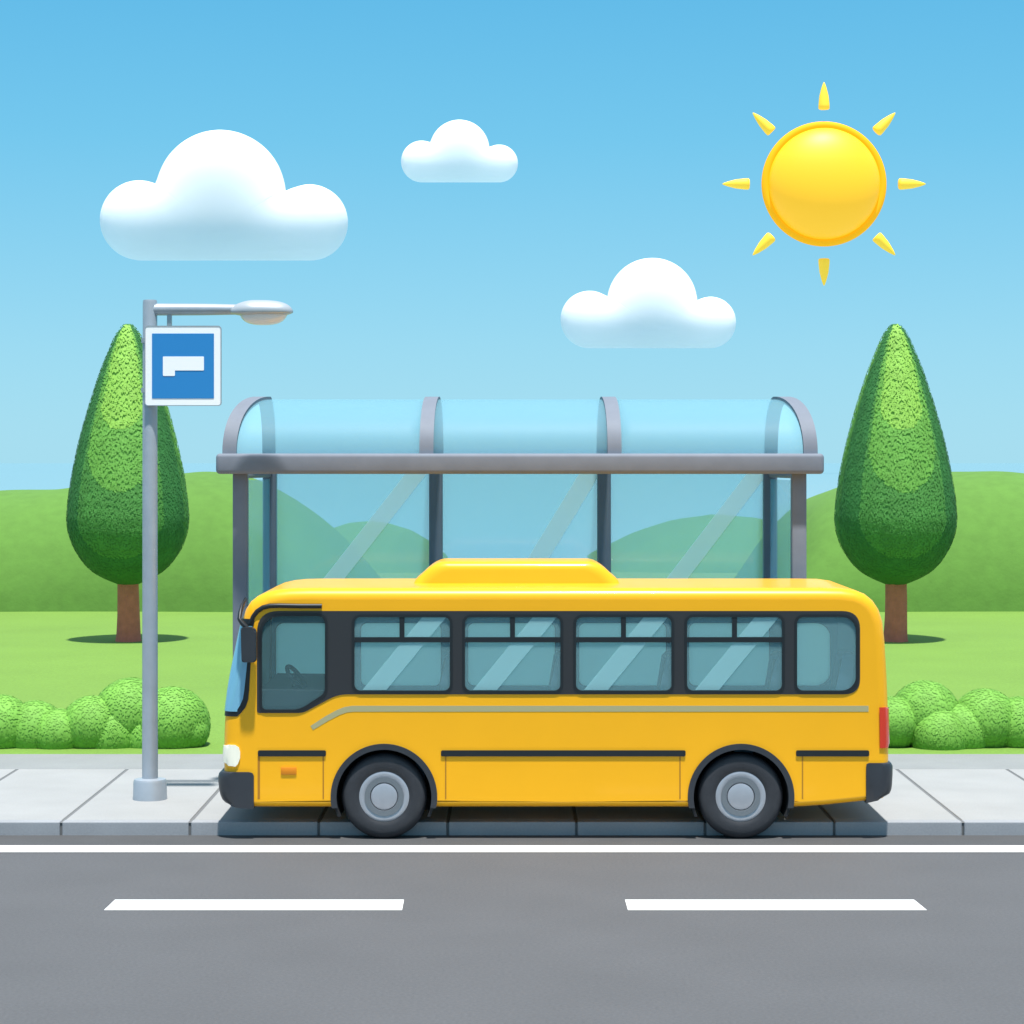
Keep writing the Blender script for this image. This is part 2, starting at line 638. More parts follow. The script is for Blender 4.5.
def make_tree(name, label, loc, group):
    root = thing(name, label, 'tree', loc, group)
    # trunk
    bm = bmesh.new()
    prof = [(.31, -.05), (.285, .05), (.27, .2), (.255, .6), (.25, 1.0), (.24, 1.5), (.20, 2.2), (.10, 3.6), (0, 4.6)]
    lathe(bm, prof, 20)
    for v in bm.verts:
        a = math.atan2(v.co.y, v.co.x)
        k = 1 + .05 * math.sin(3 * a + v.co.z * 2) + .03 * math.sin(7 * a - v.co.z)
        v.co.x *= k
        v.co.y *= k
    tr = link('trunk', bm, M['bark'], None, smooth=50)
    tr.parent = root
    # crown core + leaves
    H0 = 317 * TS
    nz, na = 60, 72
    dys = 261 * (1 - np.cos(np.linspace(0, np.pi, nz))) / 2
    verts, faces, mid = [], [], []
    for dy in dys:
        r = max(0, crown_r(np.array([dy]))[0] * TS - .020)
        for k in range(na):
            a = 2 * math.pi * k / na
            verts.append((r * math.sin(a), -r * math.cos(a), H0 - dy * TS))
    for j in range(nz - 1):
        for k in range(na):
            faces.append((j * na + k, j * na + (k + 1) % na, (j + 1) * na + (k + 1) % na, (j + 1) * na + k))
    V = np.array(verts)
    Q = np.array(faces)

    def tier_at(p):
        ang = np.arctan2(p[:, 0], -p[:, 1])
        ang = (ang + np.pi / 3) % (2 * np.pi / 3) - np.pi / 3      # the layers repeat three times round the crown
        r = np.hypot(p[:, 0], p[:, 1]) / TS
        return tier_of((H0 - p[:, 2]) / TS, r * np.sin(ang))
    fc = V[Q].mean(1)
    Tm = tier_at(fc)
    # leaves
    n = 26000
    dy = rng.random(n * 3) * 261
    keep = rng.random(n * 3) < crown_r(dy) / 61
    dy = dy[keep][:n]
    n = len(dy)
    r = crown_r(dy) * TS
    dr = (crown_r(dy + 1) - crown_r(dy - 1)) / 2.0
    ang = rng.random(n) * 2 * np.pi
    pts = np.stack([r * np.sin(ang), -r * np.cos(ang), H0 - dy * TS], 1)
    nr = np.stack([np.sin(ang), -np.cos(ang), np.clip(dr, -4, 4)], 1)
    nr /= np.linalg.norm(nr, axis=1)[:, None]
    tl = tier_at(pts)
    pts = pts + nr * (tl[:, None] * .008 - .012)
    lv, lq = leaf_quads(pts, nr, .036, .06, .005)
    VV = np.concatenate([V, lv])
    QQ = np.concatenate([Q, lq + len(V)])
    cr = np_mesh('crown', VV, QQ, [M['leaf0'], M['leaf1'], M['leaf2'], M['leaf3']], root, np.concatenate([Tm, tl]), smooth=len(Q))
    return root


tl_ = P(128, 641, TREE_Y)
tr_ = P(895.5, 641, TREE_Y)
t1 = make_tree('cypress_tree', 'tall teardrop-shaped green tree behind the lamp post', (tl_.x, TREE_Y, PZ), 'teardrop-shaped trees on the lawn')
t2 = t1.copy()
COL.objects.link(t2)
t2.location = (tr_.x, TREE_Y, PZ)
t2.rotation_euler.z = math.radians(120)
t2['label'] = 'tall teardrop-shaped green tree behind the rear end of the yellow bus'
for ch in t1.children:
    c = ch.copy()
    COL.objects.link(c)
    c.parent = t2


def make_bush(label, lobes, base_y, n=26000):
    """lobes: (px, py, radius px, extra depth m)"""
    cx = sum(l[0] for l in lobes) / len(lobes)
    o = P(cx, 752, base_y)
    root = thing('bush', label, 'bush', (o.x, base_y, PZ), 'rounded bushes along the pavement edge')
    S = []
    for px, py, r, dy in lobes:
        y = base_y + dy
        s = (y - CY) / F
        c = P(px, py, y) - Vector((o.x, base_y, PZ))
        S.append((np.array(c), r * s))
    bm = bmesh.new()
    for c, r in S:
        b = bmesh.new()
        bmesh.ops.create_icosphere(b, subdivisions=4, radius=r * .97)
        append(bm, b, Matrix.Translation(Vector(c)))
    bmesh.ops.bisect_plane(bm, geom=bm.verts[:] + bm.edges[:] + bm.faces[:], plane_co=(0, 0, -.03), plane_no=(0, 0, -1), clear_outer=True)
    V = np.array([v.co for v in bm.verts])
    bm.verts.index_update()
    tri = []
    for f in bm.faces:
        ix = [v.index for v in f.verts]
        if len(ix) == 3:
            tri.append((ix[0], ix[1], ix[2]))
        else:
            for k in range(1, len(ix) - 1):
                tri.append((ix[0], ix[k], ix[k + 1]))
    bm.free()
    T = np.array(tri)
    area = np.array([r * r for c, r in S])
    cnt = (n * area / area.sum()).astype(int)
    P_, N_ = [], []
    for (c, r), k in zip(S, cnt):
        d = rng.normal(size=(k, 3))
        d /= np.linalg.norm(d, axis=1)[:, None]
        p = c + d * r * .985
        ok = (p[:, 2] > .0) & (d[:, 1] < .5)
        for c2, r2 in S:
            if c2 is not c:
                ok &= np.linalg.norm(p - c2, axis=1) > r2 * .97
        P_.append(p[ok]); N_.append(d[ok])
    pts, nr = np.concatenate(P_), np.concatenate(N_)
    lv, lq = leaf_quads(pts, nr, .024, .06, .003)
    # split leaf quads to triangles so that the whole foliage is one mesh of triangles
    lt = np.concatenate([lq[:, [0, 1, 2]], lq[:, [0, 2, 3]]])
    np_mesh('foliage', np.concatenate([V, lv]), np.concatenate([T, lt + len(V)]), M['bush'], root, smooth=len(T))
    for c, r in S[::2]:
        b = bmesh.new()
        tube(b, [(c[0], c[1], -.05), (c[0] * .98, c[1], c[2] * .6)], [.035, .02], 8)
        st = link('stem', b, M['bark'], None)
        st.parent = root
    return root


BY = 7.35
make_bush('rounded green bush of several lobes beside the lamp post',
          [(-30, 745, 38, .2), (0, 728, 34, .1), (35, 732, 32, .15), (58, 735, 27, .0), (92, 727, 32, .1), (131, 716, 39, .35), (172, 725, 39, .2), (189, 732, 20, .05),
           (112, 736, 34, .18), (151, 738, 33, .22)], BY)
make_bush('rounded green bush at the rear of the yellow bus',
          [(870, 730, 26, .1), (893, 724, 28, .1), (925, 716, 36, .3), (962, 733, 30, .1), (985, 722, 34, .2), (1020, 728, 32, .2), (1055, 738, 30, .2), (940, 738, 30, -.05)], BY)


# ------------------------------------------------------------------ sky things: clouds and sun
CD = 900.0


def make_cloud(label, lobes, bottom, cen, thick, depth=CD):
    y0 = depth + CY
    s = depth / F
    c = P(cen[0], cen[1], y0)
    N = 520
    x_l, x_r = lobes[0][0], lobes[-1][0]
    top = min(lobes[0][1], lobes[-1][1])

    def inside(x, y):
        r = (x >= x_l) & (x <= x_r) & (y >= top) & (y <= bottom)
        for a, b, q in lobes:
            r = r | (((x - a) ** 2 + (y - b) ** 2 <= q * q) & (y <= bottom))
        return r
    # how far the cloud bulges: the height of a soap film blown up over the outline
    step = .8 if thick > 30 else .45
    gx = np.arange(x_l - 75, x_r + 75, step)
    gy = np.arange(bottom - 150, bottom + 6, step)
    XX, YY = np.meshgrid(gx, gy)
    mask = inside(XX, YY)
    u = np.zeros(mask.shape)
    for it in range(2600):
        v = (np.roll(u, 1, 0) + np.roll(u, -1, 0) + np.roll(u, 1, 1) + np.roll(u, -1, 1) + 1) / 4
        v[~mask] = 0
        u = v
    u /= u.max()

    def samp(x, y):
        fx, fy = (x - gx[0]) / step, (y - gy[0]) / step
        ix, iy = int(fx), int(fy)
        ix = min(max(ix, 0), len(gx) - 2); iy = min(max(iy, 0), len(gy) - 2)
        a, b = fx - ix, fy - iy
        return (u[iy, ix] * (1 - a) + u[iy, ix + 1] * a) * (1 - b) + (u[iy + 1, ix] * (1 - a) + u[iy + 1, ix + 1] * a) * b
    O = []
    for k in range(N):
        a = 2 * math.pi * k / N
        dx, dy = math.cos(a), math.sin(a)
        t = np.arange(300, 0, -.1)
        O.append((dx * t[np.argmax(inside(cen[0] + dx * t, cen[1] + dy * t))], dy * t[np.argmax(inside(cen[0] + dx * t, cen[1] + dy * t))]))
    bm = bmesh.new()
    R = 30
    for sign in (-1, 1):
        rows = []
        for j in range(R):
            q = 1 - (j / R) ** 1.5
            row = []
            for k in range(N):
                x, y = O[k][0] * q, O[k][1] * q
                th = 0 if j == 0 else math.sqrt(max(0, samp(cen[0] + x, cen[1] + y)))
                row.append(bm.verts.new((c.x + x * s, y0 + sign * th * thick * s, c.z - y * s)))
            rows.append(row)
        tip = bm.verts.new((c.x, y0 + sign * thick * s * math.sqrt(samp(*cen)), c.z))
        for a, b in zip(rows, rows[1:]):
            for k in range(N):
                bm.faces.new((a[k], a[(k + 1) % N], b[(k + 1) % N], b[k]))
        for k in range(N):
            bm.faces.new((rows[-1][k], rows[-1][(k + 1) % N], tip))
    bmesh.ops.remove_doubles(bm, verts=bm.verts[:], dist=1e-4)
    for it in range(3):
        bmesh.ops.smooth_vert(bm, verts=[v for v in bm.verts if abs(v.co.y - y0) > .6 * s * thick * .3], factor=.5, use_axis_y=True)
    o = link('cloud', bm, M['cloud'], smooth=180)
    tag(o, label, 'cloud', 'white clouds in the blue sky')
    return o


make_cloud('largest white cloud, puffy with a flat base, above the street lamp',
           [(140, 220.5, 39.5), (221, 195, 64.5), (310.5, 222.5, 37.5)], 260, (225, 238), 46)
make_cloud('smallest white cloud, highest in the blue sky',
           [(421.5, 161.5, 20.5), (459.5, 150, 30), (499.5, 163.5, 18.5)], 182, (460, 171), 22)
make_cloud('middle-sized white cloud over the shelter roof, below the sun',
           [(589, 319.5, 28.5), (652, 303, 45), (710.5, 322.5, 25.5)], 348, (654, 331), 32)

sy = CD + CY
ss = CD / F
sc = P(824, 184, sy)
sun_obj = thing('sun', 'golden yellow round sun ringed by eight short rays', 'sun', sc)
bm = bmesh.new()
bmesh.ops.create_uvsphere(bm, u_segments=64, v_segments=32, radius=56 * ss)
for v in bm.verts:
    v.co.y *= .55
    v.co += sc
link('face', bm, M['sun_face'], sun_obj, smooth=180)
bm = bmesh.new()
prof = [(58.4 * ss + 4.2 * ss * math.cos(a), 4.2 * ss * math.sin(a)) for a in [2 * math.pi * k / 16 for k in range(17)]]
lathe(bm, prof, 96, 'Y', sc)
bmesh.ops.remove_doubles(bm, verts=bm.verts[:], dist=1e-4)
link('rim', bm, M['sun_rim'], sun_obj, smooth=180)
for k in range(8):
    a = math.radians(45 * k)
    bm = bmesh.new()
    L0, L1 = (75, 102) if k % 2 == 0 else (74, 101)
    prof = [(0, L0 - .6), (4.6, L0 - .4), (5.7, L0 + .8), (5.6, L0 + 4), (4.6, L0 + 13), (2.6, L0 + 21), (1.0, L1 - 1.5), (0, L1)]
    lathe(bm, [(r * ss, h * ss) for r, h in prof], 20, 'X')
    bmesh.ops.transform(bm, matrix=Matrix.Translation(sc) @ Matrix.Rotation(a, 4, 'Y'), verts=bm.verts[:])
    link('ray', bm, M['sun_ray'], sun_obj, smooth=60)


# ------------------------------------------------------------------ street lamp and sign
LY = F * (H - PZ) / (799 - 462) + CY
ls = (LY - CY) / F
lp = P(150, 799, LY)
lamp = thing('street_lamp', 'tall grey street lamp post with a single arm standing on the pavement', 'street lamp', (lp.x, LY, PZ))
bm = bmesh.new()
top = P(150, 300, LY).z
for r0, z0, z1 in ((8 * ls, PZ + .02, P(150, 326, LY).z), (7.2 * ls, P(150, 326, LY).z, top)):
    pass
lathe(bm, [(0, PZ), (7.9 * ls, PZ), (7.6 * ls, 3.0), (7.2 * ls, top - .03), (6.6 * ls, top), (0, top)], 32, 'Z', (lp.x, LY, 0))
link('pole', bm, M['galv'], lamp)
bm = bmesh.new()
zb = P(150, 779, LY).z
R = 16.8 * ls
lathe(bm, [(0, PZ - .02), (R * 1.02, PZ - .02), (R * 1.02, PZ + .02), (R, PZ + .04), (R * .98, zb - .03), (R * .92, zb), (8.2 * ls, zb + .012), (0, zb + .012)],
      40, 'Z', (lp.x, LY, 0))
link('base_collar', bm, M['galv'], lamp)
bm = bmesh.new()
za = P(0, 309.5, LY).z
xs_ = [P(x, 0, LY).x for x in (152, 175, 205, 236, 246)]
tube(bm, [(x, LY, za) for x in xs_], [6.0 * ls, 6.0 * ls, 5.8 * ls, 5.2 * ls, 5.0 * ls], 16)
link('arm', bm, M['galv'], lamp)
bm = bmesh.new()
xb = P(169.5, 0, LY).x
box(bm, xb - .028, xb + .028, LY - .03, LY + .03, P(0, 330, LY).z, za, .006)
link('bracket', bm, M['galv'], lamp)
# lamp head: flattened cobra head (housing above, lens below)
hx0, hx1 = P(231, 0, LY).x, P(293, 0, LY).x


def head(zt, zb, x0, x1, w, n=28, lens=False):
    bm = bmesh.new()
    rows = []
    for i in range(n + 1):
        t = i / n
        x = x0 + (x1 - x0) * t
        k = .42 + .58 * (1 - max(0, 1 - t / .38) ** 2) if t < .38 else max(.02, 1 - ((t - .38) / .62) ** 3.2) ** .5
        if lens:
            k = max(.03, 1 - abs(2 * t - 1) ** 2.6) ** .5
        row = []
        for a in range(20):
            an = 2 * math.pi * a / 20
            cz = math.sin(an)
            row.append(bm.verts.new((x, LY + w * k * math.cos(an), (zt if cz > 0 else zb)[0] + cz * (zt if cz > 0 else zb)[1] * k)))
        rows.append(row)
    for a, b in zip(rows, rows[1:]):
        for k in range(20):
            bm.faces.new((a[k], a[(k + 1) % 20], b[(k + 1) % 20], b[k]))
    bm.faces.new(rows[0][::-1]); bm.faces.new(rows[-1])
    return bm


zr = P(0, 312, LY).z
hd = link('lamp_head', head((zr, 12 * ls), (zr, 4.5 * ls), hx0, hx1, .17), M['lampbody'], lamp, smooth=60)
link('lens', head((zr - .02, .005), (zr - .02, 11.5 * ls), P(240, 0, LY).x, P(287, 0, LY).x, .13, lens=True), M['lens'], hd, smooth=60)

SY = LY - 8 * ls - .05          # sign plane, in front of the pole
sp = P(183.5, 366, SY)
sign = thing('bus_stop_sign', 'square blue bus stop sign with white border and white pictogram on lamp post', 'sign', (sp.x, SY, sp.z))


def srect(a, b, c, d, r):
    p0, p1 = P(a, d, SY), P(b, c, SY)
    return rrect(p0.x, p1.x, p0.z, p1.z, r)


bm = prism(srect(145.5, 220.5, 326.5, 405, .03), SY, SY + .03)
link('plate', bm, M['signwhite'], sign)
bm = ring(offset(srect(145.5, 220.5, 326.5, 405, .03), .010), srect(145.5, 220.5, 326.5, 405, .03), SY - .004, SY + .034)
link('frame', bm, M['galv'], sign)
bm = prism(srect(152, 214, 333.5, 398.5, .008), SY - .004, SY + .002)
link('blue_field', bm, M['signblue'], sign)
pts = [(163, 356.5, .8), (204, 356.5, 1), (204, 370.5, 1), (175, 370.5, 0), (175, 376, 1), (163, 376, 1)]
pl = [(P(a, b, SY).x, P(a, b, SY).z) for a, b in fillet(pts, 3)]
link('pictogram', prism(pl, SY - .008, SY), M['signwhite'], sign)
for py in (340, 390):
    z = P(0, py, SY).z
    bm = bmesh.new()
    lathe(bm, [(8.6 * ls, z - .03), (8.6 * ls, z + .03)], 32, 'Z', (lp.x, LY, 0))
    box(bm, lp.x - .05, lp.x + .05, SY + .028, LY - 7 * ls, z - .025, z + .025)
    link('clamp', bm, M['galv'], sign)


# ------------------------------------------------------------------ bus shelter
FY, BKY = 3.0, 5.2
shel = thing('bus_shelter', 'grey framed glass bus shelter with an arched glass roof behind the bus', 'bus shelter', (.1, FY, PZ))
BEAM_Y0, BEAM_Y1 = 2.72, 2.94
p0, p1 = P(215.5, 474, BEAM_Y0), P(824.5, 453.5, BEAM_Y0)
bm = bmesh.new()
box(bm, p0.x, p1.x, BEAM_Y0, BEAM_Y1, p0.z, p1.z, .05, 4)
link('front_beam', bm, M['steel'], shel)
bm = bmesh.new()
box(bm, p0.x + .16, p1.x - .10, 5.30, 5.46, p0.z + .05, p1.z + .01, .03, 3)
link('back_beam', bm, M['steel'], shel)
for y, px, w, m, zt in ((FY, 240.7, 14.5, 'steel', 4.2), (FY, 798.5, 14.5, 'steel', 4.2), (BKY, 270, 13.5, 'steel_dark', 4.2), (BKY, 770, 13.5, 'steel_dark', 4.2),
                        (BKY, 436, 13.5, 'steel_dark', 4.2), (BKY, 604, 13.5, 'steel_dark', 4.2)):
    x = P(px, 0, y).x
    hw = w / 2 * (y - CY) / F
    bm = bmesh.new()
    box(bm, x - hw, x + hw, y - hw, y + hw, PZ - .05, zt + (.0 if y == FY else .03), .018, 3)
    # foot plate
    box(bm, x - hw - .05, x + hw + .05, y - hw - .05, y + hw + .05, PZ - .05, PZ + .018, .004, 1)
    link('post', bm, M[m], shel)
for px0, px1 in ((240.7, 270), (798.5, 770)):
    a, b = P(px0, 0, FY).x, P(px1, 0, BKY).x
    bm = bmesh.new()
    tube(bm, [(a, FY, 4.12), (b, BKY, 4.12)], .035, 8)
    link('side_rail', bm, M['steel'], shel)
# ribs
RA, RH = (5.38 - 2.83) / 2, 5.12 - 4.36
RC = (5.38 + 2.83) / 2


def rib_x(t, base, apex, back):          # t 0 front .. 1 back
    return base * (1 - t) ** 2 + 2 * t * (1 - t) * (2 * apex - (base + back) / 2) + back * t * t if False else \
        np.interp(t, [0, .5, 1], [base, apex, back])


def rib_path(base, apex, back, n=28):
    out = []
    for k in range(n + 1):
        a = math.pi * k / n
        t = (1 - math.cos(a)) / 2
        # smooth quadratic through the three places
        L = base + (apex - base) * 2 * t if t < .5 else apex + (back - apex) * (2 * t - 1)
        out.append(Vector((L, RC - RA * math.cos(a), 4.36 + RH * math.sin(a) ** .85)))
    return out


def px_at(px, y):
    return P(px, 0, y).x


RIBS = [(px_at(229.5, 2.83), px_at(264, RC), px_at(269, 5.38)), (px_at(426.5, 2.83), px_at(433, RC), px_at(437, 5.38)),
        (px_at(614.5, 2.83), px_at(607.5, RC), px_at(603, 5.38)), (px_at(810.5, 2.83), px_at(780, RC), px_at(771, 5.38))]
for b_, a_, k_ in RIBS:
    path = rib_path(b_, a_, k_)
    bm = bmesh.new()
    rows = []
    for i, p in enumerate(path):
        t = (path[min(i + 1, len(path) - 1)] - path[max(i - 1, 0)]).normalized()
        nrm = t.cross(Vector((1, 0, 0))).normalized()
        if nrm.z < 0:
            nrm = -nrm
        hw = .088
        rows.append([bm.verts.new(p + Vector((-hw, 0, 0)) - nrm * .03), bm.verts.new(p + Vector((hw, 0, 0)) - nrm * .03),
                     bm.verts.new(p + Vector((hw, 0, 0)) + nrm * .035), bm.verts.new(p + Vector((-hw, 0, 0)) + nrm * .035)])
    for a, b in zip(rows, rows[1:]):
        for k in range(4):
            bm.faces.new((a[k], a[(k + 1) % 4], b[(k + 1) % 4], b[k]))
    bm.faces.new(rows[0]); bm.faces.new(rows[-1])
    link('roof_rib', bm, M['steel'], shel)
for i in range(3):
    A, B = rib_path(*RIBS[i]), rib_path(*RIBS[i + 1])
    bm = bmesh.new()
    o_, n_ = [], []
    nn = 10
    for k in range(len(A)):
        row = []
        for j in range(nn + 1):
            row.append(bm.verts.new(A[k].lerp(B[k], j / nn)))
        o_.append(row)
    for a, b in zip(o_, o_[1:]):
        for j in range(nn):
            bm.faces.new((a[j], a[j + 1], b[j + 1], b[j]))
    g = link('roof_glass', bm, M['roofglass'], shel, smooth=60)
    md = g.modifiers.new('thickness', 'SOLIDIFY')
    md.thickness = .008
# glass walls
zg0, zg1 = PZ + .12, 4.19
cols = [270, 436, 604, 770]
streak = [[(353, 540 + 40), (417, 475.5)], [(535, 558), (583, 475.5)], [(668, 580), (735, 475.5)]]
gy = BKY
for i in range(3):
    hw = 6.0
    x0, x1 = px_at(cols[i] + hw, gy), px_at(cols[i + 1] - hw, gy)
    bm = bmesh.new()
    box(bm, x0, x1, gy - .006, gy + .006, zg0, zg1)
    pn = link('back_glass', bm, M['backglass'], shel, smooth=0)
    # diagonal reflection streak, painted as a pale band on the glass
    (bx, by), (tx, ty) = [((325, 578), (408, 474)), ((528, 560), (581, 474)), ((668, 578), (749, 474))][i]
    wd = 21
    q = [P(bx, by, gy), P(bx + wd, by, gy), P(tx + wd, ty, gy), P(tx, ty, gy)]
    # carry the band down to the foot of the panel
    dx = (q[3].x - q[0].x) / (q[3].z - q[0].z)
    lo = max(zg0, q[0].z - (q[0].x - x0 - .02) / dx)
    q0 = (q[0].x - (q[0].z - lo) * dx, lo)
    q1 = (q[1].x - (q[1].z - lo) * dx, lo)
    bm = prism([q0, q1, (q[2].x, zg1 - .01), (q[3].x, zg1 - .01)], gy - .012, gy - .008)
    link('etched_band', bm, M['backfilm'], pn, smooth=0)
for px0, px1 in ((240.7, 270), (798.5, 770)):
    a, b = P(px0, 0, FY), P(px1, 0, BKY)
    bm = bmesh.new()
    v = []
    for dxx in (-.005, .005):
        v.append([bm.verts.new((a.x + dxx, FY + .1, zg0)), bm.verts.new((b.x + dxx, BKY - .1, zg0)), bm.verts.new((b.x + dxx, BKY - .1, 4.06)),
                  bm.verts.new((a.x + dxx, FY + .1, 4.06))])
    bm.faces.new(v[0]); bm.faces.new(v[1][::-1])
    for k in range(4):
        bm.faces.new((v[0][k], v[0][(k + 1) % 4], v[1][(k + 1) % 4], v[1][k]))
    link('side_glass', bm, M['backglass'], shel, smooth=0)
bm = bmesh.new()
box(bm, -1.9, 2.2, 4.55, 4.95, .58, .63, .015, 2)
bench = link('bench_seat', bm, M['steel'], shel)
for x in (-1.6, 1.9):
    bm = bmesh.new()
    box(bm, x - .03, x + .03, 4.6, 4.9, PZ - .02, .585, .008, 1)
    link('bench_leg', bm, M['steel_dark'], bench)


# ------------------------------------------------------------------ bus
BW = 2.30
RR = .13
bus = thing('bus', 'yellow single-deck bus parked at the kerb in front of the glass shelter', 'bus', (.4, BW / 2, 0))

prof = [  # px, py, inset direction (x, z), weight
    (253, 808), (240, 807), (230, 803), (225, 795), (223.2, 780), (223, 765), (223, 750), (223.2, 735), (223.8, 720), (225, 705), (227, 690), (229.6, 675),
    (232.6, 660), (235.8, 645), (239, 630), (241.5, 619), (245, 609.5), (250, 602), (257, 596.5), (266, 592.5), (277, 590), (290, 588.7), (310, 588.3), (420, 588.3), (560, 588.3), (700, 588.3),
    (820, 588.3), (842, 588.6), (856, 590.5), (866, 594.5), (874, 601), (880, 610), (884, 622), (886, 640), (887.3, 660), (888.4, 680), (889.2, 700), (889.8, 720),
    (890, 740), (890, 760), (889.5, 780), (888, 795), (884, 799.5), (870, 801.5), (850, 803.8), (825, 806.3), (800, 807.9), (791.4, 808), (690.6, 808), (560, 808), (434.4, 808), (333.6, 808)]
poly = [(BX(a), BZ(b)) for a, b in prof]
inn = offset(poly, -1.0)
dirs = [(Vector(i) - Vector(p)) for p, i in zip(poly, inn)]


def wt(px, py):
    if py > 798:
        return .55
    if py < 590:
        return 1.0
    if px < 260:
        return 1.2
    return 1.0


bm = bmesh.new()
st = []
NS = 14
for k in range(NS + 1):
    th = math.pi / 2 * (1 - k / NS)
    st.append((RR * (1 - math.sin(th)), 1 - math.cos(th)))
rows = []
for Y, ins in st:
    rows.append([bm.verts.new((p[0] + d.x * RR * ins * wt(*q), Y, p[1] + d.y * RR * ins * wt(*q))) for p, d, q in zip(poly, dirs, prof)])
for Y in (.52, BW - .52):
    rows.append([bm.verts.new((p[0], Y, p[1])) for p in poly])
for Y, ins in reversed(st):
    rows.append([bm.verts.new((p[0] + d.x * RR * ins * wt(*q), BW - Y, p[1] + d.y * RR * ins * wt(*q))) for p, d, q in zip(poly, dirs, prof)])
n = len(poly)
for a, b in zip(rows, rows[1:]):
    for k in range(n):
        q = prof[k], prof[(k + 1) % n]
        over_wheel = q[0][1] > 807 and any(abs(q[0][0] - c_ - 50.4) < .1 and abs(q[1][0] - c_ + 50.4) < .1 for c_ in (384, 741))
        ym = (a[k].co.y + b[k].co.y) / 2
        if over_wheel and not .53 < ym < BW - .53:
            continue                                   # the wheel openings in the sill
        bm.faces.new((a[k], a[(k + 1) % n], b[(k + 1) % n], b[k]))


def bxz(pts):
    return [(BX(a), BZ(b)) for a, b in pts]


# window outlines (glass), near side
def wrect(x0, x1, y0, y1, r):
    return rrect(BX(x0), BX(x1), BZ(y1), BZ(y0), r)


driver = bxz(fillet([(262, 709.5, 5), (300, 709.5, 8), (325, 693, 6), (325, 616, 8), (262, 616, 20)], 6))[::1]
near_windows = [driver] + [wrect(a, b, 617, 690.5, .07) for a, b in ((354.5, 450), (465, 560.5), (576, 671.5), (687, 782))] + \
               [wrect(797, 856, 617, 690.5, (.07, .16, .16, .07))]
fs = (BW - CY) / F


def frect(x0, x1, y0, y1, r):
    a, b = P(x0, y1, BW), P(x1, y0, BW)
    return rrect(a.x, b.x, a.z, b.z, r)


far_windows = [frect(276, 331, 623, 696, .1)] + [frect(a, b, 623, 685.5, .08) for a, b in ((361, 441), (468, 555), (579, 666), (689, 769))] + \
              [frect(792, 830, 623, 685.5, (.08, .18, .18, .08))]

def arc(cx, cy, r, z_end, n=40):
    X, Z = BX(cx), BZ(cy)
    a0 = math.asin((z_end - Z) / r)
    return [(X + r * math.cos(a), Z + r * math.sin(a)) for a in [a0 + (math.pi - 2 * a0) * k / n for k in range(n + 1)]]


WC = [(384, 797), (741, 797)]


def side_outline(row):
    """the flat part of a side wall: its outline with the two wheel arches cut out of the sill"""
    pts = [(v.co.x, v.co.z) for v in row]
    zb = min(p[1] for p in pts)
    out = []
    arches = [(cx, arc(cx, cy, 51 / 88, zb + .012)) for cx, cy in WC]
    pend = sorted(arches, key=lambda a: -a[0])            # the outline runs along the sill from the rear to the front
    for k, p in enumerate(pts):
        q = pts[(k + 1) % len(pts)]
        on_sill = p[1] < zb + .10 and q[1] < zb + .10
        lo, hi = min(p[0], q[0]), max(p[0], q[0])
        inside = any(a[-1][0] < p[0] < a[0][0] and p[1] < zb + .3 for _, a in arches)
        if not inside:
            out.append(p)
        if on_sill:
            for item in list(pend):
                a = item[1]
                mid = (a[0][0] + a[-1][0]) / 2
                if lo <= a[0][0] <= hi:
                    out.extend(a)
                    pend.remove(item)
    return out


holes_near = [offset(w_, .010) for w_ in near_windows]
holes_far = [offset(w_, .010) for w_ in far_windows]
near_out, far_out = side_outline(rows[0]), side_outline(rows[-1])
seam = [[e for e in bm.edges if e.verts[0] in set(r) and e.verts[1] in set(r)] for r in (rows[0], rows[-1])]
fill(bm, near_out, holes_near, 0)
fill(bm, far_out, holes_far, BW)
bmesh.ops.remove_doubles(bm, verts=bm.verts[:], dist=1e-5)
for f in bm.faces:
    f.smooth = True
for e in bm.edges:
    if len(e.link_faces) == 2:
        a_, b_ = e.link_faces
        e.smooth = a_.normal.dot(b_.normal) > .9
bmesh.ops.recalc_face_normals(bm, faces=bm.faces[:])
for f in bm.faces:
    if all(abs(v.co.y) < 1e-5 for v in f.verts) or all(abs(v.co.y - BW) < 1e-5 for v in f.verts):
        f.smooth = False
body = link('body', bm, M['yellow'], bus, smooth=0, recalc=False)
# inside lining: both side walls, ceiling, floor, rear wall
cav = rrect(BX(251), BX(872), 1.13, 2.64, (.02, .02, .14, .10))
lining = plate(cav, holes_near, .03, .045)
plate(cav, holes_far, BW - .045, BW - .03, lining)
box(lining, BX(240), BX(872), .53, BW - .53, .56, .62)
box(lining, BX(270), BX(862), .05, BW - .05, 2.66, 2.70)
box(lining, BX(866), BX(870), .05, BW - .05, .63, 2.6)
link('interior_lining', lining, M['interior'], bus, smooth=0)

# dark window band on the near side and on the far side
band = bxz(fillet([(257, 713, 3), (303, 713, 5), (338, 694.3, 10), (860, 694.3, 16), (860, 611, 18), (257, 611, 22)], 8))
link('window_band', plate(band, [offset(w_, .008) for w_ in near_windows], -.007, .02), M['band'], bus)
fb = [(P(a, b, BW).x, P(a, b, BW).z) for a, b in fillet([(270, 702, 4), (838, 690, 10), (838, 617, 14), (270, 617, 10)], 6)]
link('window_band', plate(fb, [offset(w_, .008) for w_ in far_windows], BW - .02, BW + .007), M['band'], bus)

